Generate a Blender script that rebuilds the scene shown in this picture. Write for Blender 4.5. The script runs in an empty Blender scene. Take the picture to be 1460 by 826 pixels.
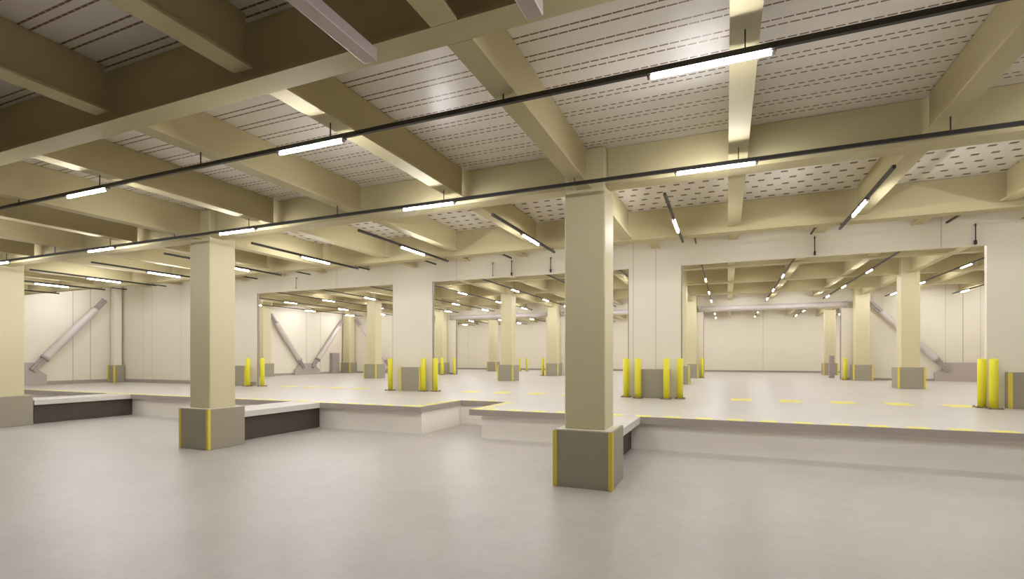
import bpy, bmesh, math, random
from mathutils import Vector, Matrix

# ------------------------------------------------------------------ camera, world, exposure
S = 2.5                      # metres per unit: the camera stands 1 unit (2.5 m) above the lane floor
SC = bpy.context.scene
COL = SC.collection
A = 0.397                    # heading, turned left of +Y
cam_d = bpy.data.cameras.new('camera')
cam_d.sensor_width = 36
cam_d.lens = 730 / 1460 * 36
cam_d.shift_y = 97 / 1460
cam_d.clip_start = 0.05
cam_d.clip_end = 300
cam = bpy.data.objects.new('camera', cam_d)
COL.objects.link(cam)
cam.location = (0, 0, S)
cam.rotation_euler = (math.pi / 2, 0, A)
SC.camera = cam

world = bpy.data.worlds.new('world')
SC.world = world
world.use_nodes = True
bg = world.node_tree.nodes['Background']
bg.inputs[0].default_value = (1.0, 0.97, 0.92, 1)
bg.inputs[1].default_value = 0.25

SC.view_settings.view_transform = 'Standard'
SC.view_settings.look = 'None'
SC.view_settings.exposure = 0.0
SC.view_settings.gamma = 1.0
SC.view_settings.use_curve_mapping = False
SC.cycles.max_bounces = 10
SC.cycles.diffuse_bounces = 7
SC.cycles.caustics_reflective = False
SC.cycles.caustics_refractive = False
SC.cycles.sample_clamp_indirect = 6
SC.cycles.use_denoising = True
TUBE = 248.0                  # emission of one tube lamp
TUBE_COLOR = (0.97, 0.96, 0.99)

# ------------------------------------------------------------------ materials
def new_mat(name):
    m = bpy.data.materials.new(name)
    m.use_nodes = True
    return m, m.node_tree, m.node_tree.nodes['Principled BSDF']

def math_node(nt, op, a, b=None, c=None):
    n = nt.nodes.new('ShaderNodeMath'); n.operation = op
    for i, v in enumerate((a, b, c)):
        if v is None: continue
        if isinstance(v, (int, float)): n.inputs[i].default_value = v
        else: nt.links.new(v, n.inputs[i])
    return n.outputs[0]

def mix_col(nt, fac, a, b):
    n = nt.nodes.new('ShaderNodeMix'); n.data_type = 'RGBA'
    if isinstance(fac, (int, float)): n.inputs[0].default_value = fac
    else: nt.links.new(fac, n.inputs[0])
    for i, v in ((6, a), (7, b)):
        if isinstance(v, tuple): n.inputs[i].default_value = (*v, 1)
        else: nt.links.new(v, n.inputs[i])
    return n.outputs[2]

def noise(nt, scale, detail=4, vec=None, stretch=None):
    n = nt.nodes.new('ShaderNodeTexNoise')
    n.inputs['Scale'].default_value = scale
    n.inputs['Detail'].default_value = detail
    if vec is None:
        g = nt.nodes.new('ShaderNodeTexCoord'); vec = g.outputs['Object']
    if stretch:
        mp = nt.nodes.new('ShaderNodeMapping'); mp.inputs['Scale'].default_value = stretch
        nt.links.new(vec, mp.inputs[0]); vec = mp.outputs[0]
    nt.links.new(vec, n.inputs['Vector'])
    return n.outputs['Fac']

def mat(name, col, rough=0.5, metal=0.0, var=0.04, scale=3.0, spec=0.5):
    m, nt, b = new_mat(name)
    b.inputs['Roughness'].default_value = rough
    b.inputs['Metallic'].default_value = metal
    b.inputs['Specular IOR Level'].default_value = spec
    f = noise(nt, scale)
    lo = tuple(c * (1 - var) for c in col); hi = tuple(min(1, c * (1 + var)) for c in col)
    nt.links.new(mix_col(nt, f, lo, hi), b.inputs['Base Color'])
    return m

def concrete(name, col, rough, bump=0.02, var=0.10):
    m, nt, b = new_mat(name)
    f1 = noise(nt, 0.3, 3); f2 = noise(nt, 1.1, 5); f3 = noise(nt, 5, 9)
    f = math_node(nt, 'ADD', math_node(nt, 'MULTIPLY', f1, 0.3), math_node(nt, 'ADD', math_node(nt, 'MULTIPLY', f2, 0.35), math_node(nt, 'MULTIPLY', f3, 0.35)))
    f = math_node(nt, 'MULTIPLY_ADD', f, 1.6, -0.3)
    cl = nt.nodes.new('ShaderNodeClamp'); nt.links.new(f, cl.inputs[0])
    nt.links.new(mix_col(nt, cl.outputs[0], tuple(c * (1 - var) for c in col), tuple(c * (1 + var) for c in col)), b.inputs['Base Color'])
    b.inputs['Roughness'].default_value = rough
    b.inputs['Specular IOR Level'].default_value = 0.5
    return m

def wall_mat(name, col, axis, joints):
    """painted panels with thin dark joints at the given places along the axis"""
    m, nt, b = new_mat(name)
    g = nt.nodes.new('ShaderNodeTexCoord'); sp = nt.nodes.new('ShaderNodeSeparateXYZ')
    nt.links.new(g.outputs['Object'], sp.inputs[0])
    j = 0.0
    for p, hw in joints:
        j = math_node(nt, 'MAXIMUM', math_node(nt, 'LESS_THAN', math_node(nt, 'ABSOLUTE', math_node(nt, 'SUBTRACT', sp.outputs[axis], p * S)), hw), j)
    f = noise(nt, 0.8)
    base = mix_col(nt, f, tuple(c * 0.97 for c in col), tuple(min(1, c * 1.02) for c in col))
    nt.links.new(mix_col(nt, math_node(nt, 'MULTIPLY', j, 0.5), base, (0.22, 0.20, 0.18)), b.inputs['Base Color'])
    b.inputs['Roughness'].default_value = 0.55
    b.inputs['Specular IOR Level'].default_value = 0.3
    return m

def deck_mat(name, col, slot, far=False):
    """profiled steel deck: paired rows of slots running across, dashed further in; the bay past the girder has single wide slots"""
    m, nt, b = new_mat(name)
    g = nt.nodes.new('ShaderNodeTexCoord'); sp = nt.nodes.new('ShaderNodeSeparateXYZ')
    nt.links.new(g.outputs['Object'], sp.inputs[0])
    X, Y = sp.outputs[0], sp.outputs[1]
    P = 0.4325
    yy = math_node(nt, 'ADD', Y, 100 * P - 3.3525)
    k = math_node(nt, 'FLOOR', math_node(nt, 'DIVIDE', yy, P))
    v = math_node(nt, 'SUBTRACT', yy, math_node(nt, 'MULTIPLY', k, P))
    if not far:
        r1 = math_node(nt, 'LESS_THAN', math_node(nt, 'ABSOLUTE', math_node(nt, 'SUBTRACT', v, 0.06)), 0.014)
        r2 = math_node(nt, 'LESS_THAN', math_node(nt, 'ABSOLUTE', math_node(nt, 'SUBTRACT', v, 0.18)), 0.014)
        sh = math_node(nt, 'MULTIPLY', r2, 0.05)
        u = math_node(nt, 'MODULO', math_node(nt, 'ADD', math_node(nt, 'ADD', X, 200), math_node(nt, 'ADD', sh, math_node(nt, 'MULTIPLY', k, 0.043))), 0.13)
        mr = nt.nodes.new('ShaderNodeMapRange')
        nt.links.new(Y, mr.inputs[0])
        mr.inputs[1].default_value = 6.4; mr.inputs[2].default_value = 8.2
        mr.inputs[3].default_value = 0.120; mr.inputs[4].default_value = 0.084
        dash = math_node(nt, 'LESS_THAN', u, mr.outputs[0])
        mask = math_node(nt, 'MULTIPLY', math_node(nt, 'MAXIMUM', r1, r2), dash)
    else:
        r1 = math_node(nt, 'LESS_THAN', math_node(nt, 'ABSOLUTE', math_node(nt, 'SUBTRACT', v, 0.12)), 0.05)
        u = math_node(nt, 'MODULO', math_node(nt, 'ADD', math_node(nt, 'ADD', X, 200), math_node(nt, 'MULTIPLY', k, 0.11)), 0.32)
        mask = math_node(nt, 'MULTIPLY', r1, math_node(nt, 'LESS_THAN', u, 0.135))
    f = noise(nt, 1.2)
    base = mix_col(nt, f, tuple(c * 0.95 for c in col), tuple(min(1, c * 1.03) for c in col))
    nt.links.new(mix_col(nt, mask, base, slot), b.inputs['Base Color'])
    b.inputs['Roughness'].default_value = 0.36
    return m

M = {}
M['floor'] = concrete('lane_concrete', (0.50, 0.47, 0.43), 0.36, var=0.17)
M['deck'] = concrete('platform_concrete', (0.62, 0.59, 0.545), 0.36, var=0.13)
M['dockwall'] = mat('dock_wall_paint', (0.92, 0.88, 0.81), 0.6, var=0.02, scale=1.0)
M['coping'] = mat('coping_steel', (0.37, 0.325, 0.295), 0.6, var=0.08)
M['beam'] = mat('cream_steel_paint', (0.515, 0.455, 0.265), 0.65, var=0.03, scale=1.2, spec=0.2)
M['column'] = mat('cream_column_paint', (0.61, 0.555, 0.345), 0.5, var=0.02, scale=1.0)
M['pedestal'] = mat('pedestal_paint', (0.33, 0.30, 0.225), 0.55, var=0.04, scale=2)
M['pedtop'] = mat('pedestal_top', (0.72, 0.68, 0.55), 0.55, var=0.03)
M['yellow'] = mat('yellow_paint', (0.86, 0.80, 0.045), 0.4, var=0.04)
M['guard'] = mat('yellow_guard', (0.72, 0.60, 0.07), 0.45, var=0.08)
M['tape'] = mat('yellow_tape', (0.88, 0.82, 0.15), 0.5, var=0.05)
WC = (0.78, 0.735, 0.615)
M['wall_x'] = wall_mat('white_panels_front', WC, 0, [(v, .012) for v in (-13.768, -13.409, -12.327, -7.498, -4.658, -1.398, -1.044, 2.614)])
M['wall_m'] = wall_mat('white_panels_middle', WC, 0, [(-13.2, .012), (5.447, .012), (5.821, .028), (6.188, .012)])
M['wall_b'] = wall_mat('white_panels_back', WC, 0, [(-12.9, .015), (-10.71, .015), (1.452, .018)])
M['rear_white'] = mat('white_column_paint', WC, 0.55, var=0.02)
M['rear'] = mat('dark_rear_wall', (0.16, 0.15, 0.13), 0.7)
M['wall_y'] = wall_mat('white_panels_side', WC, 1, [(7.399, .022), (7.773, .024), (14.949, .03), (15.679, .03), (11.0, .015), (20.0, .02)])
M['deckn'] = deck_mat('ceiling_deck_slots', (0.86, 0.81, 0.74), (0.19, 0.105, 0.055))
M['deckf'] = deck_mat('ceiling_deck_dots', (0.84, 0.79, 0.72), (0.13, 0.09, 0.065), True)
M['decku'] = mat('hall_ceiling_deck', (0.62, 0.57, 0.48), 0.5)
M['track'] = mat('dark_track', (0.025, 0.02, 0.016), 0.5, var=0.1)
M['brace'] = mat('brace_paint', (0.60, 0.545, 0.52), 0.35, var=0.03)
M['neck'] = mat('brace_neck', (0.40, 0.35, 0.33), 0.45, var=0.05)
M['gusset'] = mat('gusset_paint', (0.46, 0.40, 0.36), 0.5, var=0.04)
M['skirt'] = mat('skirting', (0.36, 0.32, 0.28), 0.6, var=0.04)
M['rubber'] = mat('dark_rubber', (0.08, 0.06, 0.047), 0.7, var=0.08)
M['duct'] = mat('duct_paint', (0.58, 0.50, 0.48), 0.45, var=0.03)
M['shutter'] = mat('shutter_box', (0.64, 0.58, 0.57), 0.4, var=0.03)
M['rail'] = mat('guide_rail', (0.30, 0.27, 0.22), 0.5, var=0.05)
M['cabinet'] = mat('cabinet_grey', (0.36, 0.31, 0.29), 0.5, var=0.04)
M['foot'] = mat('bollard_foot', (0.22, 0.18, 0.12), 0.6, var=0.06)

m, nt, b = new_mat('lamp_tube')
b.inputs['Base Color'].default_value = (0.9, 0.9, 0.88, 1)
b.inputs['Emission Color'].default_value = (*TUBE_COLOR, 1)
b.inputs['Emission Strength'].default_value = TUBE
M['tube'] = m

# ------------------------------------------------------------------ builders (all coordinates in units, scaled by S on building)
class MB:
    def __init__(self): self.bm = bmesh.new()
    def box(self, x0, x1, y0, y1, z0, z1, mi=0):
        v = [self.bm.verts.new((x, y, z)) for z in (z0, z1) for y in (y0, y1) for x in (x0, x1)]
        for f in ((0, 2, 3, 1), (4, 5, 7, 6), (0, 1, 5, 4), (2, 6, 7, 3), (0, 4, 6, 2), (1, 3, 7, 5)):
            self.bm.faces.new([v[i] for i in f]).material_index = mi
        return self
    def prism(self, pts, axis, lo, hi):
        """extrude a 2D outline along an axis ('x': pts are (y,z); 'y': pts are (x,z); 'z': pts are (x,y))"""
        def P(p, t): return {'x': (t, p[0], p[1]), 'y': (p[0], t, p[1]), 'z': (p[0], p[1], t)}[axis]
        a = [self.bm.verts.new(P(p, lo)) for p in pts]; c = [self.bm.verts.new(P(p, hi)) for p in pts]
        n = len(pts)
        self.bm.faces.new(a); self.bm.faces.new(c[::-1])
        for i in range(n): self.bm.faces.new((a[i], c[i], c[(i + 1) % n], a[(i + 1) % n]))
        return self
    def rings(self, p0, p1, prof, n=20, smooth=True):
        """surface of revolution about p0->p1; prof = [(t, r)] with t as fraction of the length"""
        p0, p1 = Vector(p0), Vector(p1); d = (p1 - p0); L = d.length; d.normalize()
        u = d.orthogonal().normalized(); w = d.cross(u)
        R = []
        for t, r in prof:
            c = p0 + d * (t * L)
            R.append([self.bm.verts.new(c + (u * math.cos(2 * math.pi * i / n) + w * math.sin(2 * math.pi * i / n)) * r) for i in range(n)])
        for a, c in zip(R, R[1:]):
            for i in range(n):
                f = self.bm.faces.new((a[i], a[(i + 1) % n], c[(i + 1) % n], c[i])); f.smooth = smooth
        self.bm.faces.new(R[0][::-1]); self.bm.faces.new(R[-1])
        return self
    def bar(self, p0, p1, w, t, side):
        """flat bar from p0 to p1, w wide in the plane across 'side', t thick along 'side'"""
        p0, p1, side = Vector(p0), Vector(p1), Vector(side).normalized()
        d = (p1 - p0).normalized(); q = d.cross(side).normalized()
        v = [self.bm.verts.new(p + q * (a * w / 2) + side * (c * t / 2)) for p in (p0, p1) for a, c in ((-1, -1), (1, -1), (1, 1), (-1, 1))]
        for f in ((0, 1, 2, 3), (7, 6, 5, 4), (0, 4, 5, 1), (1, 5, 6, 2), (2, 6, 7, 3), (3, 7, 4, 0)):
            self.bm.faces.new([v[i] for i in f])
        return self
    def mesh(self, name, mats, bevel=0):
        if bevel:
            bmesh.ops.bevel(self.bm, geom=list(self.bm.edges), offset=bevel, segments=2, affect='EDGES', profile=0.5)
        bmesh.ops.recalc_face_normals(self.bm, faces=self.bm.faces)
        bmesh.ops.scale(self.bm, vec=(S, S, S), verts=self.bm.verts)
        me = bpy.data.meshes.new(name); self.bm.to_mesh(me); self.bm.free()
        for mm in (mats if isinstance(mats, (list, tuple)) else [mats]): me.materials.append(mm)
        return me
    def build(self, name, mats, parent=None, bevel=0):
        o = bpy.data.objects.new(name, self.mesh(name, mats, bevel)); COL.objects.link(o)
        if parent: o.parent = parent
        return o

def link(name, me, parent=None, loc=None):
    o = bpy.data.objects.new(name, me); COL.objects.link(o)
    if parent: o.parent = parent
    if loc: o.location = Vector(loc) * S
    return o
def tag(o, label, cat, group=None):
    o['label'] = label; o['category'] = cat; o['kind'] = 'thing'
    if group: o['group'] = group
    return o
def struct(o):
    o['kind'] = 'structure'; return o
def empty(name, loc):
    o = bpy.data.objects.new(name, None); COL.objects.link(o); o.location = Vector(loc) * S; return o
def dup(o, loc, label=None, group=None):
    c = o.copy(); COL.objects.link(c); c.location = Vector(loc) * S
    for ch in o.children:
        d = ch.copy(); COL.objects.link(d); d.parent = c
        for g in ch.children:
            e = g.copy(); COL.objects.link(e); e.parent = d
    if label: c['label'] = label
    if group: c['group'] = group
    elif 'group' in c and label: pass
    return c
NTH = ['', 'first', 'second', 'third', 'fourth', 'fifth', 'sixth', 'seventh', 'eighth', 'ninth', 'tenth', 'eleventh', 'twelfth', 'thirteenth', 'fourteenth', 'fifteenth']

# ------------------------------------------------------------------ main dimensions
D = 0.36                                   # platform level
LZ, LZS, LDECK = 2.30, 2.35, 2.62          # lane: girder soffit, secondary soffit, deck
HZ, HZS, HDECK = 2.74, 2.78, 3.08          # hall: the same
CX = [-1.015, -5.355, -9.72]               # lane columns
CY0, CY1 = 3.87, 4.19
EPS = .004
HX = [-1.04, -5.56, -10.08, -14.5, 3.48]   # hall column lines
XL, XR, YB, YE = -14.75, 8.2, -3.0, 24.6   # shell
WF0, WF1 = 8.43, 8.50                      # front fire wall
WM0, WM1 = 17.27, 17.45                    # middle wall

# ------------------------------------------------------------------ shell
struct(MB().box(XL, XR, YB, 6.9, -0.08, 0).build('floor', M['floor']))
# platform: slab with a recess for the steps, plus the short ledges behind the columns
f = MB()
F = 5.62
for x0, x1, y0 in ((XL, -3.652, F + .012), (-3.652, -2.918, 6.752), (-2.918, XR, F + .012)):
    f.box(x0, x1, y0, YE, D - 0.07, D)
PIERS = [(-1.36, -0.86, -0.98), (-5.88, -5.30, -5.39), (-10.15, -9.52, -9.61)]
for a, c, k in PIERS: f.box(a, c, 4.29, F + .012, D - 0.07, D - 0.001)
struct(f.build('floor_upper', M['deck']))
w = MB()
for x0, x1, y0 in ((XL, -3.67, 5.70), (-3.67, -2.80, 6.77), (-2.80, XR, 5.70)):
    w.box(x0, x1, y0, y0 + 0.16, 0, D - 0.07)
w.box(-3.82, -3.67, 5.86, 6.77, 0, D - 0.07); w.box(-2.80, -2.64, 5.86, 6.77, 0, D - 0.07)
struct(w.build('wall_lower', M['dockwall']))
for a, c, k in PIERS: struct(MB().box(a + 0.08, k, 4.31, 5.698, 0, D - 0.072).build('wall_lower', M['dockwall']))
t = MB()
segs = [XL] + [v for p in sorted(PIERS) for v in (p[0], p[1])]
for x0, x1 in ((XL, -10.15), (-9.52, -5.88), (-5.30, -3.64), (-2.93, -1.36), (-0.86, XR)):
    t.box(x0, x1, F, F + 0.012, D - 0.072, D + 0.001)
t.box(-3.652, -3.64, F + .012, 6.74, D - 0.072, D + .001); t.box(-3.652, -2.918, 6.74, 6.752, D - 0.072, D + .001); t.box(-2.93, -2.918, F + .012, 6.74, D - 0.072, D + .001)
struct(t.build('trim_1', M['coping']))

struct(MB().box(XL, XR, YB, 4.0, LDECK, LDECK + .06).build('ceiling', M['deckn']))
struct(MB().box(XL, XR, 4.0, 5.86, LDECK, LDECK + .06).build('ceiling_front', M['deckf']))
struct(MB().box(XL, XR, 5.8, YE, HDECK, HDECK + .06).build('ceiling_upper', M['decku']))
struct(MB().box(XL, XR, 5.80, 5.86, LDECK + .06, HDECK).build('trim_2', M['beam']))
struct(MB().box(XL - .15, XL, YB, YE, 0, HDECK + .06).build('wall_left', M['wall_y']))
struct(MB().box(XR, XR + .15, YB, YE, 0, HDECK + .06).build('wall_right', M['wall_y']))
struct(MB().box(XL, XR, YB - .15, YB, 0, HDECK + .06).build('wall_rear', M['rear']))
struct(MB().box(XL, XR, YE, YE + .15, D, HDECK + .06).build('wall_back', M['wall_b']))

HB = 2.45                                  # head of the openings
w = MB()
for x0, x1 in ((XL, -9.78), (-6.09, -5.19), (-1.47, -0.66), (3.085, XR)): w.box(x0, x1, WF0, WF1, D, HB)
w.box(XL, XR, WF0, WF1, HB, HDECK)
struct(w.build('wall_front', M['wall_x']))
w = MB()
for x0, x1 in ((XL, -9.6), (-5.93, -5.20), (-1.42, -0.68), (3.05, XR)): w.box(x0, x1, WM0, WM1, D, HB)
w.box(XL, XR, WM0, WM1, HB, HDECK)
struct(w.build('wall_middle', M['wall_m']))
# dark guide rails on the opening jambs
n = 3
for y0, y1, xs in ((WF0 + .012, WF1 - .012, ((-9.78, 1), (-6.09, -1), (-5.19, 1), (-1.47, -1), (-0.66, 1))),
                   (WM0 + .04, WM1 - .03, ((-9.6, 1), (-5.93, -1), (-5.20, 1), (-1.42, -1), (-0.68, 1), (3.05, -1)))):
    for x, s in xs:
        struct(MB().box(min(x, x + s * .016), max(x, x + s * .016), y0, y1, D, HB).build('trim_%d' % n, M['rail'])); n += 1
# skirtings
def skirt(name, *boxes):
    q = MB()
    for bx in boxes: q.box(*bx)
    struct(q.build(name, M['skirt']))
skirt('baseboard_left', (XL, XL + .03, 5.83, WF0, D, D + .085), (XL, XL + .03, WF1, WM0, D, D + .07))
skirt('baseboard_front', (XL + .03, -9.80, WF0 - .03, WF0, D, D + .085))
skirt('baseboard_middle', (XL + .03, -9.62, WM0 - .025, WM0, D, D + .06), (3.07, XR, WM0 - .025, WM0, D, D + .06))
skirt('baseboard_back', (XL, XR, YE - .03, YE, D, D + .08))

# ------------------------------------------------------------------ columns
def pedestal(parent, half, h, hx=None):
    hx = hx or half
    p = MB().box(-half, half, -half, half, 0, h).build('pedestal', M['pedestal'], parent, bevel=0.006)
    MB().box(-half + .012, half - .012, -half + .012, half - .012, h - .002, h + .004).build('pedestal_top', M['pedtop'], p)
    for sx in (-1, 1):
        g = MB()
        x = sx * half
        g.box(min(x + sx * .005, x - sx * .027), max(x + sx * .005, x - sx * .027), -half - .005, -half + .004, .004, h - .004)
        g.box(min(x + sx * .005, x - sx * .004), max(x + sx * .005, x - sx * .004), -half + .004, -half + .027, .004, h - .004)
        g.build('corner_guard', M['guard'], p)['label'] = 'yellow corner guard strip'
    return p
def column(loc, half, top, ph, label, group=None, ped=.228):
    t = tag(empty('support_column', loc), label, 'column', group)
    MB().box(-half, half, -half, half, ph, top).build('shaft', M['column'], t, bevel=0.012)
    pedestal(t, ped, ph)
    return t
LC = ['cream steel column on grey pedestal standing nearest the camera, overhead tracks crossing its top',
      'cream column on yellow-edged grey pedestal with a long dark panel behind its right side',
      'cream column on grey pedestal cut off by the left edge, dark panel beside it']
for x, lab in zip(CX, LC):
    c = column((x, 4.03, 0), .16, LDECK - EPS, .44, lab)
hall = {(-5.56, 13.0): 'cream hall column with grey pedestal framed by the wide opening left of the near column',
        (-10.08, 13.0): 'cream hall column standing in the left opening beside the V-shaped wall braces',
        (-1.04, 13.0): 'cream hall column almost hidden behind the wall pier with four yellow bollards',
        (3.48, 13.0): 'cream hall column with grey pedestal in front of the long diagonal brace at right',
        (-14.5, 12.78): 'cream column against left hall wall at the top of the grey V brace',
        (-14.5, 17.03): 'cream column in far left hall corner beside the grey cabinet',
        (-10.08, 17.03): 'cream column at the left jamb of the far left opening in the middle wall',
        (-5.56, 17.03): 'cream column at the middle wall between two far openings left of near column',
        (-1.04, 17.03): 'cream column at the left jamb of the far right opening under the grey shutter box',
        (3.48, 17.03): 'cream column at the middle wall by the upper end of the right diagonal brace',
        (-10.08, 21.8): 'distant cream column beyond the middle wall opening, farthest to the left',
        (-5.56, 21.8): 'distant cream column seen through the gap between the middle wall openings',
        (-1.04, 21.8): 'distant cream column at the left of the back wall seen through right opening',
        (3.48, 21.8): 'distant cream column at the right of the back wall seen through right opening'}
for (x, y), lab in hall.items():
    column((x, y, D), .16 if y < 15 else .17, HZ - D if y == 21.8 else HDECK - EPS - D, .44, lab)
cc = column((-14.6, 8.28, D), .085, HDECK - EPS - D, .44, 'white corner column with small grey pedestal where the long left walls meet', ped=.125)
next(ch for ch in cc.children if ch.name.startswith('shaft')).data.materials[0] = M['rear_white']
for x, lab in ((-10.22, 'grey column pedestal jutting from white wall beside the left pair of yellow bollards'),
               (-5.60, 'grey pedestal jutting from the white wall pier left of the near column'),
               (-1.05, 'grey pedestal between four yellow bollards at the white pier'),
               (3.49, 'grey pedestal with yellow edge at the far right by the two large bollards')):
    t = tag(empty('column_pedestal', (x, 8.53, D)), lab, 'pedestal')
    hh = .228
    b = MB().box(-hh, hh, -hh, WF0 - 8.53, 0, .455).build('pedestal_body', M['pedestal'], t, bevel=.005)
    MB().box(-hh + .012, hh - .012, -hh + .012, WF0 - 8.53, .452, .459).build('pedestal_top', M['pedtop'], t)
    for sx in (-1, 1):
        x_ = sx * hh
        g = MB().box(min(x_ + sx * .005, x_ - sx * .027), max(x_ + sx * .005, x_ - sx * .027), -hh - .005, -hh + .004, .004, .45)
        g.box(min(x_ + sx * .005, x_ - sx * .004), max(x_ + sx * .005, x_ - sx * .004), -hh + .004, -hh + .027, .004, .45)
        g.build('corner_guard', M['guard'], t)['label'] = 'yellow corner guard strip'

# dark rubber sheets on the ledge sides
for (a, c, k), lab in zip(PIERS, ('small dark rubber panel peeking out right of the near pedestal',
                                  'long dark rubber panel right of the middle column pedestal, below the platform edge',
                                  'long dark rubber panel beside the left edge column pedestal, below the platform edge')):
    o = MB().box(k + .0015, k + .0135, 4.315, 5.695, .004, D - .082).build('rubber_panel', M['rubber'], bevel=.003)
    tag(o, lab, 'dock bumper')

# ------------------------------------------------------------------ beams
_beams = {}
def ibeam(axis, a0, a1, pos, z0, z1, w, label, group=None, name='ceiling_beam', tw=.027):
    L = a1 - a0
    key = (axis, round(L, 4), round(z1 - z0, 4), w)
    if key not in _beams:
        h = z1 - z0; tf = .014
        prof = [(-w / 2, 0), (w / 2, 0), (w / 2, tf), (tw / 2, tf), (tw / 2, h), (-tw / 2, h), (-tw / 2, tf), (-w / 2, tf)]
        m_ = MB(); m_.prism(prof, axis, -L / 2, L / 2)
        _beams[key] = m_.mesh(name, M['beam'])
    mid = (a0 + a1) / 2
    o = link(name, _beams[key], None, (pos, mid, z0) if axis == 'y' else (mid, pos, z0))
    return tag(o, label, 'beam', group)
q = (5.355 - 1.015) / 4
ks = range(-12, 8)
def side_words(k):
    if k == 0: return 'on the line of the near column'
    if k == -4: return 'on the line of the middle column'
    if k == -8: return 'on the line of the left edge column'
    if k > 0: return '%s to the right of the near column line' % NTH[k]
    if k > -4: return '%s to the left of the near column line' % NTH[-k]
    if k > -8: return '%s to the left of the middle column line' % NTH[-k - 4]
    return '%s to the left of the left edge column line' % NTH[-k - 8]
for k in ks:
    x = CX[0] + q * k
    gird = k % 4 == 0
    z0 = LZ if gird else LZS
    kind = 'main cream girder' if gird else 'cream secondary beam'
    wd = side_words(k)
    if k <= 3:
        ibeam('y', YB, 1.735, x, z0, LDECK - EPS, .118, '%s over camera, %s' % (kind, wd), 'beams above the camera end of the lane')
        ibeam('y', 1.865, 3.87, x, z0, LDECK - EPS, .118, '%s before the columns, %s' % (kind, wd), 'beams before the column row')
    ibeam('y', 4.195 if gird else 4.035, 5.72, x, z0, LDECK - EPS, .118, '%s behind the columns, %s' % (kind, wd), 'beams behind the column row')
ibeam('x', XL, XR, 1.80, LZ, LDECK - EPS, .125, 'cream cross beam spanning the lane roof in front of the column row', name='cross_beam')
xs = [XL] + [v for c in sorted(CX) for v in (c - .166, c + .166)] + [XR]
nm = ['left of the left edge column', 'between left edge and middle columns', 'between middle and near columns', 'right of the near column']
for i in range(4):
    ibeam('x', xs[2 * i], xs[2 * i + 1], 3.952, LZ + .015, LDECK - EPS, .155, 'cream girder along the column row, ' + nm[i], name='cross_beam')
ibeam('x', XL, XR, 5.80, LZ - .005, LDECK - EPS, .15, 'cream edge beam closing the lane roof above the platform edge', name='cross_beam')

hq = (5.56 - 1.04) / 4
hk = range(-12, 9)
for k in hk:
    x = HX[0] + hq * k
    if x < XL + .3 or x > XR - .1: continue
    g = k % 4 == 0
    z0 = HZ if g else HZS
    ibeam('y', 5.87, WF0, x, z0, HDECK - EPS, .13, 'cream beam end showing above the platform, just in front of the white wall', 'beam ends above the platform')
    for (y0, y1) in ((WF1, 10.69), (10.82, 12.94), (13.07, 15.14), (15.27, WM0)):
        ya, yb = y0, y1
        if g and y0 == 13.07: ya = 13.18
        if g and y1 == 12.94: yb = 12.82
        if g and y1 == WM0: yb = 16.85
        ibeam('y', ya, yb, x, z0, HDECK - EPS, .13, 'cream beam under the hall roof between white and middle walls', 'hall roof beams before the middle wall')
    ibeam('y', WM1, 19.55, x, z0, HDECK - EPS, .13, 'cream roof beam beyond the openings of the middle wall', 'roof beams beyond the middle wall')
    ibeam('y', 19.68, YE, x, z0, HDECK - EPS, .13, 'cream roof beam beyond the openings of the middle wall', 'roof beams beyond the middle wall')
for y, wds in ((10.755, 'first cross beam behind the white wall'), (15.205, 'third cross beam behind the white wall'), (19.615, 'cross beam beyond the middle wall')):
    ibeam('x', XL, XR, y, HZ, HDECK - EPS, .125, 'cream ' + wds + ', under the hall roof', name='cross_beam')
cs = [XL] + [v for c in sorted((-14.5, -10.08, -5.56, -1.04, 3.48)) for v in (c - .17, c + .17)] + [XR]
for i in range(1, 6):
    ibeam('x', cs[2 * i], cs[2 * i + 1], 13.005, HZ, HDECK - EPS, .125, 'second cream cross beam behind the white wall, span between two hall columns', 'column line cross beam spans', name='cross_beam')

# ------------------------------------------------------------------ light tracks and lamps
_clips = {}
def track(axis, a0, a1, pos, z, clips, label, group=None, ctop=.09):
    """dark rail with short clips up to the beams it hangs from"""
    L = a1 - a0; mid = (a0 + a1) / 2
    o = MB()
    h, wz = .010, .023
    if axis == 'x': o.box(-L / 2, L / 2, -h, h, 0, wz)
    else: o.box(-h, h, -L / 2, L / 2, 0, wz)
    o = o.build('light_track', M['track'], None)
    o.location = Vector((mid, pos, z) if axis == 'x' else (pos, mid, z)) * S
    if clips:
        for p, zt in clips:
            d = p - mid; hh = round(zt - z, 4)
            if hh not in _clips: _clips[hh] = MB().box(-.0028, .0028, -.0028, .0028, wz, hh).mesh('hanger_clip', M['track'])
            link('hanger_clip', _clips[hh], o, (d, 0, 0) if axis == 'x' else (0, d, 0))
    return tag(o, label, 'light track', group)
def make_lamp(axis):
    L = .235
    o = MB()
    if axis == 'x': o.box(-L - .02, L + .02, -.017, .017, -.006, 0); e = Vector((1, 0, 0))
    else: o.box(-.017, .017, -L - .02, L + .02, -.006, 0); e = Vector((0, 1, 0))
    r = .0088; c = Vector((0, 0, -.006 - r))
    o = o.build('tube_lamp', M['track'])
    g = MB().rings(c - e * L, c + e * L, [(0, r * .9), (.01, r), (.99, r), (1, r * .9)], 16)
    g.bm.normal_update()
    for f_ in g.bm.faces: f_.material_index = 1 if f_.calc_center_median().z > c.z + r * .75 else 0   # opaque aluminium back
    g.build('glowing_tube', [M['tube'], M['duct']], o)
    for s in (-1, 1):
        p = c + e * (s * L)
        MB().rings(p, p + e * (s * .016), [(0, r * 1.1), (1, r * 1.1)], 10).build('end_cap', M['duct'], o)
    return o
LX, LY = make_lamp('x'), make_lamp('y')
_used = set()
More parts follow.
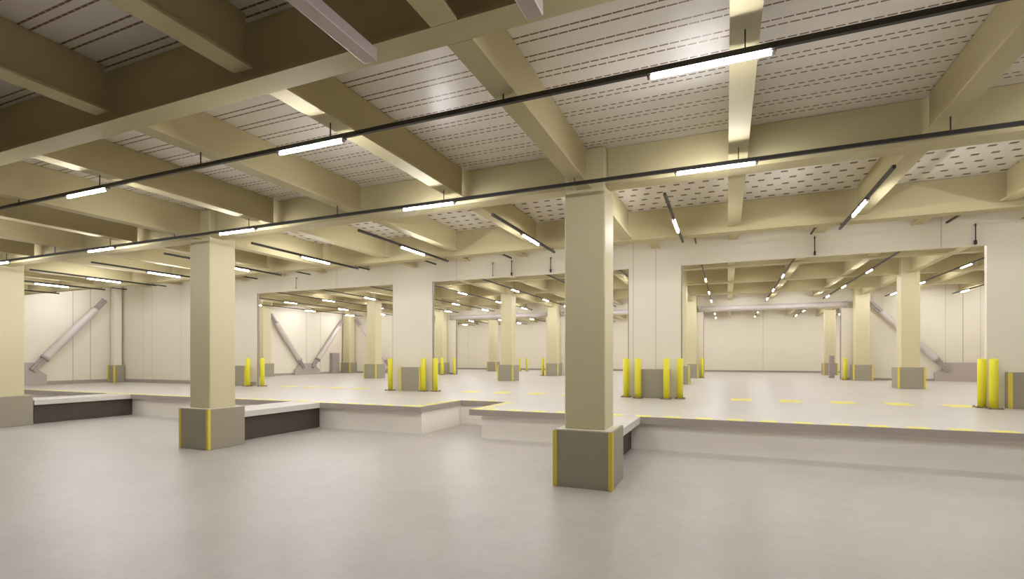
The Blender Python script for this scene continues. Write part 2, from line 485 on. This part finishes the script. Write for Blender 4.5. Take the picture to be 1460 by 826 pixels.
def lamp(axis, x, y, z, label, group):
    p = LX if axis == 'x' else LY
    if axis not in _used:
        _used.add(axis); p.location = Vector((x, y, z)) * S
        return tag(p, label, 'lamp', group)
    c = dup(p, (x, y, z)); return tag(c, label, 'lamp', group)

TZ = 2.246
gx = [CX[0] + q * k for k in range(-12, 4)]
track('x', -13.6, 4.6, 2.31, TZ, [(x, LZ - .0015 if i % 4 == 0 else LZS - .0015) for i, x in enumerate(gx)], 'dark overhead light track in front of the column row')
track('x', -13.6, 4.6, 3.59, TZ, [(x, LZ - .0015 if i % 4 == 0 else LZS - .0015) for i, x in enumerate(gx)], 'dark overhead light track running just before the column tops')
for j in range(-6, 3):
    x = -.07 + 2.18 * j
    if j <= 0:
        pos = NTH[1 - j] + ' from the right'
        lamp('x', x, 2.31, TZ, 'lit tube lamp on the front overhead track, %s' % pos, 'lamps on the front track')
        lamp('x', x, 3.59, TZ, 'lit tube lamp on the track by the column tops, %s' % pos, 'lamps on the column row track')
    else:
        lamp('x', x, 2.31, TZ, 'lit tube lamp on the front overhead track, past the right edge', 'lamps past the right edge')
        lamp('x', x, 3.59, TZ, 'lit tube lamp on column row track, past the right edge', 'lamps past the right edge')
n = 0
for j in range(-8, 3):
    x = -.44 + 1.457 * j
    wds = {2: 'farthest right', 1: 'over the right white opening', 0: 'just right of the near column', -1: 'first left of the near column', -2: 'second left of the near column', -3: 'third left of the near column',
           -4: 'behind the middle column', -5: 'first left of the middle column', -6: 'second left of the middle column', -7: 'third left of the middle column', -8: 'fourth left of the middle column'}[j]
    track('y', 4.08, 5.84, x, TZ, [(5.78, LZ - .005)], 'short dark light track running toward the white wall, ' + wds)
    lamp('y', x, 5.03, TZ, 'lit tube lamp on short track over the platform edge, ' + wds, 'lamps over the platform edge')
HT = 2.69
for j in range(-9, 6):
    x = -.42 + 1.49 * j
    if x < XL + .3: continue
    nk = round((x - HX[0]) / hq)
    zt = (HZ if nk % 4 == 0 else HZS) if abs(x - HX[0] - nk * hq) < .08 else HDECK
    track('y', 5.9, WF0 - .35, x, HT, [(6.3, zt), (7.8, zt)], 'short dark light track end in front of the white wall head', 'track ends before the white wall')
    track('y', WF1 + .1, WM0 - .2, x, HT, [(y, HZ) for y in (10.755, 13.005, 15.205)], 'dark hall light track seen through the white wall openings', 'hall light tracks')
    track('y', WM1 + .1, YE - .3, x, HT, [(19.615, HZ)], 'distant dark light track beyond the middle wall', 'distant light tracks')
    for y in (7.0, 9.5, 11.86, 14.2, 16.3, 18.7, 21.0, 23.2):
        lab, gp = (('lit tube lamp on a hall track between white and middle walls', 'hall lamps') if WF1 < y < WM0 else
                   ('lit tube lamp over the platform in front of the white wall', 'lamps before the white wall') if y < WF0 else ('distant lit tube lamp beyond the middle wall', 'distant lamps'))
        lamp('y', x, y, HT, lab, gp)

# ------------------------------------------------------------------ ducts near the camera
for x, lab in ((-1.335, 'pale pinkish metal duct ending under the near cross beam at top, longer of the two'), (-.625, 'pale pinkish metal duct end just entering at the top edge, shorter of the two')):
    o = MB().box(-.032, .032, -1.6, 0, 0, .05).build('cable_duct', M['duct'], bevel=.004)
    o.location = Vector((x, 1.70, 2.20)) * S
    g = MB().box(-.012, .012, -.45, -.42, .05, LDECK - 2.2).box(-.012, .012, -1.3, -1.27, .05, LDECK - 2.2).build('hanger_strap', M['duct'], o)
    tag(o, lab, 'duct')

# ------------------------------------------------------------------ bollards
def make_bollard():
    t = empty('bollard', (0, 0, 0))
    r = .046
    MB().rings((0, 0, .012), (0, 0, .63), [(0, r), (.955, r), (.975, r * .93), (.99, r * .7), (1, r * .25)], 24).build('post', M['yellow'], t)
    MB().box(-.075, .075, -.075, .075, 0, .014).build('base_plate', M['foot'], t, bevel=.003)
    k = MB()
    for sx in (-1, 1):
        for sy in (-1, 1): k.rings((sx * .058, sy * .058, .014), (sx * .058, sy * .058, .024), [(0, .009), (1, .009)], 8)
    k.build('anchor_bolt', M['foot'], t)
    return t
B0 = make_bollard()
BL = [(-1.497, 8.34, 'yellow bollard left of the four-bollard white pier, outermost left'),
      (-1.285, 8.19, 'yellow bollard touching the left side of pedestal between four bollards'),
      (-.855, 8.17, 'yellow bollard on the right side of pedestal between four bollards'),
      (-.665, 8.30, 'yellow bollard at the right jamb of the four-bollard pier'),
      (2.999, 8.33, 'yellow bollard at the far right, further left of the pair'),
      (3.056, 8.17, 'yellow bollard at the far right, nearer the grey pedestal'),
      (-6.03, 8.26, 'yellow bollard at left edge of the white pier left of the near column'),
      (-5.288, 8.28, 'thicker looking yellow bollard by the right side of pier left of near column'),
      (-5.06, 8.34, 'yellow bollard just inside the opening, right of pier left of near column'),
      (-9.78, 8.20, 'yellow bollard beside middle column, left of the pair at the left opening'),
      (-9.51, 8.34, 'yellow bollard at the jamb of the left opening, right of its pair'),
      (-.71, 17.0, 'single small yellow bollard at the left jamb of the far right opening'),
      (3.10, 17.05, 'small distant yellow bollard at the right jamb of the far right opening'),
      (-9.62, 16.3, 'distant yellow bollard at far left opening, just right of the white pier'),
      (-9.50, 17.0, 'distant yellow bollard at the left jamb of the far left opening'),
      (-5.95, 17.0, 'distant yellow bollard at the right jamb of the far left opening'),
      (-8.95, 22.3, 'tiny yellow bollard beyond the far left opening, left of two'),
      (-8.60, 22.3, 'tiny yellow bollard beyond the far left opening, right of two')]
for i, (x, y, lab) in enumerate(BL):
    o = B0 if i == 0 else dup(B0, (x, y, D))
    o.location = Vector((x, y, D)) * S
    tag(o, lab, 'bollard')

# ------------------------------------------------------------------ braces
def brace(p0, p1, side, label, r=.088, m_='brace'):
    """p0 foot, p1 head; thick tube with slim cross-shaped ends"""
    p0, p1 = Vector(p0), Vector(p1); d = p1 - p0
    t = tag(empty('diagonal_brace', p0), label, 'brace')
    a, c = d * .16, d * .86
    MB().rings(a, c, [(0, r * .82), (.012, r), (.03, r), (.97, r), (.985, r), (1, r * .8)], 24).build('tube', M[m_], t)
    MB().rings(a - d.normalized() * .03, a + d.normalized() * .03, [(0, r * 1.12), (1, r * 1.12)], 24).build('collar', M['neck'], t)
    MB().bar(Vector((0, 0, 0)), a, .13, .03, side).bar(Vector((0, 0, 0)), a, .03, .10, side).build('lower_neck', M['neck'], t)
    MB().bar(c, d, .13, .03, side).bar(c, d, .03, .10, side).build('upper_neck', M['neck'], t)
    return t
LXW = -14.62
brace((LXW, 6.55, .70), (LXW, 8.03, 2.46), (1, 0, 0), 'pale grey steel brace rising to the corner beside the left edge column')
brace((LXW, 14.72, .62), (LXW, 13.17, 2.50), (1, 0, 0), 'grey steel brace, left leg of the V in the left opening')
brace((LXW, 15.14, .62), (LXW, 16.80, 2.53), (1, 0, 0), 'bright steel brace, right leg of the V in the left opening')
brace((5.50, 17.16, .64), (3.72, 17.16, 2.56), (0, 1, 0), 'long pale steel brace passing behind the right hall column', r=.078)
brace((-12.46, 17.16, .52), (-14.28, 17.16, 2.60), (0, 1, 0), 'dark slim brace on the middle wall, going down right from the corner', r=.06)
brace((-12.14, 17.16, .52), (-10.30, 17.16, 2.70), (0, 1, 0), 'slim brace on the middle wall whose head shows right of white pier', r=.06)
def gusset(axis, c, wd, h, pos, label):
    p = [(c - wd, D), (c + wd, D), (c + wd, D + h * .45), (c + wd * .78, D + h * .62), (c + wd * .62, D + h), (c - wd * .62, D + h), (c - wd * .78, D + h * .62), (c - wd, D + h * .45)]
    o = MB().prism(p, axis, pos - .025, pos + .025).build('gusset_foot', M['gusset'])
    return tag(o, label, 'gusset plate')
gusset('x', 6.22, .62, .52, LXW - .07, 'large grey gusset plate on the platform beside the left edge column')
gusset('x', 14.93, .62, .42, LXW - .07, 'grey gusset plate at the bottom of the V brace')
gusset('y', 5.85, .66, .50, 17.22, 'wide grey gusset plate at the foot of the right diagonal brace')
gusset('y', -12.3, .5, .3, 17.22, 'grey gusset plate behind the bollard left of the white pier')

# cabinet on the left hall wall
t = tag(empty('electrical_cabinet', (-14.66, 16.37, D)), 'tall grey cabinet on the left hall wall beside the V brace', 'cabinet')
MB().box(-.07, .07, -.2, .2, 0, .82).build('cabinet_body', M['cabinet'], t, bevel=.006)
MB().box(.07, .078, -.18, .18, .03, .79).build('cabinet_door', M['cabinet'], t, bevel=.003)
MB().box(.078, .09, .12, .14, .36, .46).build('handle', M['neck'], t)
t = tag(empty('electrical_cabinet', (3.02, 18.6, D)), 'slim pale grey box standing beyond the right jamb of the far right opening', 'cabinet')
MB().box(-.07, .07, -.07, .07, 0, .7).build('cabinet_body', M['cabinet'], t, bevel=.006)

# drop conduits on the white wall head
for x, z0, knob, lab in ((-3.90, 2.47, False, 'thin grey conduit on white wall head, first right of the pier left of near column'),
                         (-3.53, 2.48, True, 'thin dark pull cord with end box, left of the pair before the near column'),
                         (-2.80, 2.49, True, 'thin dark pull cord with end box, just left of the near column'),
                         (-8.584, 2.49, False, 'thin dark conduit on wall head above the left opening'),
                         (1.158, 2.48, True, 'thin dark pull cord above the right opening, near its centre'),
                         (2.96, 2.48, True, 'thin dark pull cord with end box by the far right pier')):
    t = tag(empty('pull_cord', (x, WF0 - .03, z0)), lab, 'pull cord')
    MB().rings((0, 0, .03), (0, 0, HZ - .01 - z0), [(0, .007), (1, .007)], 8).build('cord', M['track'] if knob else M['rail'], t)
    if knob: MB().box(-.014, .014, -.014, .014, -.02, .035).build('end_box', M['track'], t, bevel=.003)
    else: MB().box(-.010, .010, -.012, .012, 0, .03).build('end_box', M['rail'], t, bevel=.002)
    MB().box(-.012, .012, -.004, .03, .22, .24).build('wall_clip', M['rail'], t)

# shutter boxes over the middle openings
for x0, x1, lab in ((-9.72, -5.80, 'pale grey round shutter box above the far left opening'), (-5.30, -1.32, 'pale grey round shutter box above the far opening behind near column'), (-.80, 3.16, 'long pale grey round shutter box above the far right opening')):
    t = tag(empty('shutter_box', ((x0 + x1) / 2, 17.16, 2.53)), lab, 'shutter box')
    h = (x1 - x0) / 2
    MB().rings((-h, 0, 0), (h, 0, 0), [(0, .075), (1, .075)], 20).build('housing', M['shutter'], t)
    for s in (-1, 1): MB().box(s * h - .012, s * h + .012, -.085, .10, -.09, .09).build('end_bracket', M['neck'], t)
    MB().box(-h + .05, h - .05, .07, .105, -.03, .03).build('back_plate', M['shutter'], t)

# ------------------------------------------------------------------ yellow marks on the platform
def dash(w, d):
    return MB().box(-w / 2, w / 2, -d / 2, d / 2, 0, .0016).mesh('edge_tape', M['tape'])
dx, dy, big = dash(.165, .13), dash(.13, .165), dash(.29, .42)
def mark(me, x, y, group, lab):
    tag(link('edge_tape', me, None, (x, y, D)), lab, 'tape mark', group)
x = -14.255
while x < 7.9:
    if not (-3.74 < x < -2.86): mark(dx, x, F + .09, 'tape dashes along the platform edge', 'short yellow tape dash on the front edge of the platform')
    x += .305
for k in range(4):
    mark(dy, -3.72, 5.75 + .3 * k, 'tape dashes around the edge recess', 'yellow tape dash beside the notch in the platform edge')
    mark(dy, -2.85, 5.72 + .3 * k, 'tape dashes around the edge recess', 'yellow tape dash beside the notch in the platform edge')
for xx in (-3.5, -3.2): mark(dx, xx, 6.83, 'tape dashes around the edge recess', 'yellow tape dash beside the notch in the platform edge')
for start, count in ((-8.9, 4), (-4.41, 4), (.203, 5)):
    for j in range(count):
        mark(big, start + .655 * j, 8.5, 'tape dashes across the openings', 'yellow tape dash across the floor of a white wall opening')
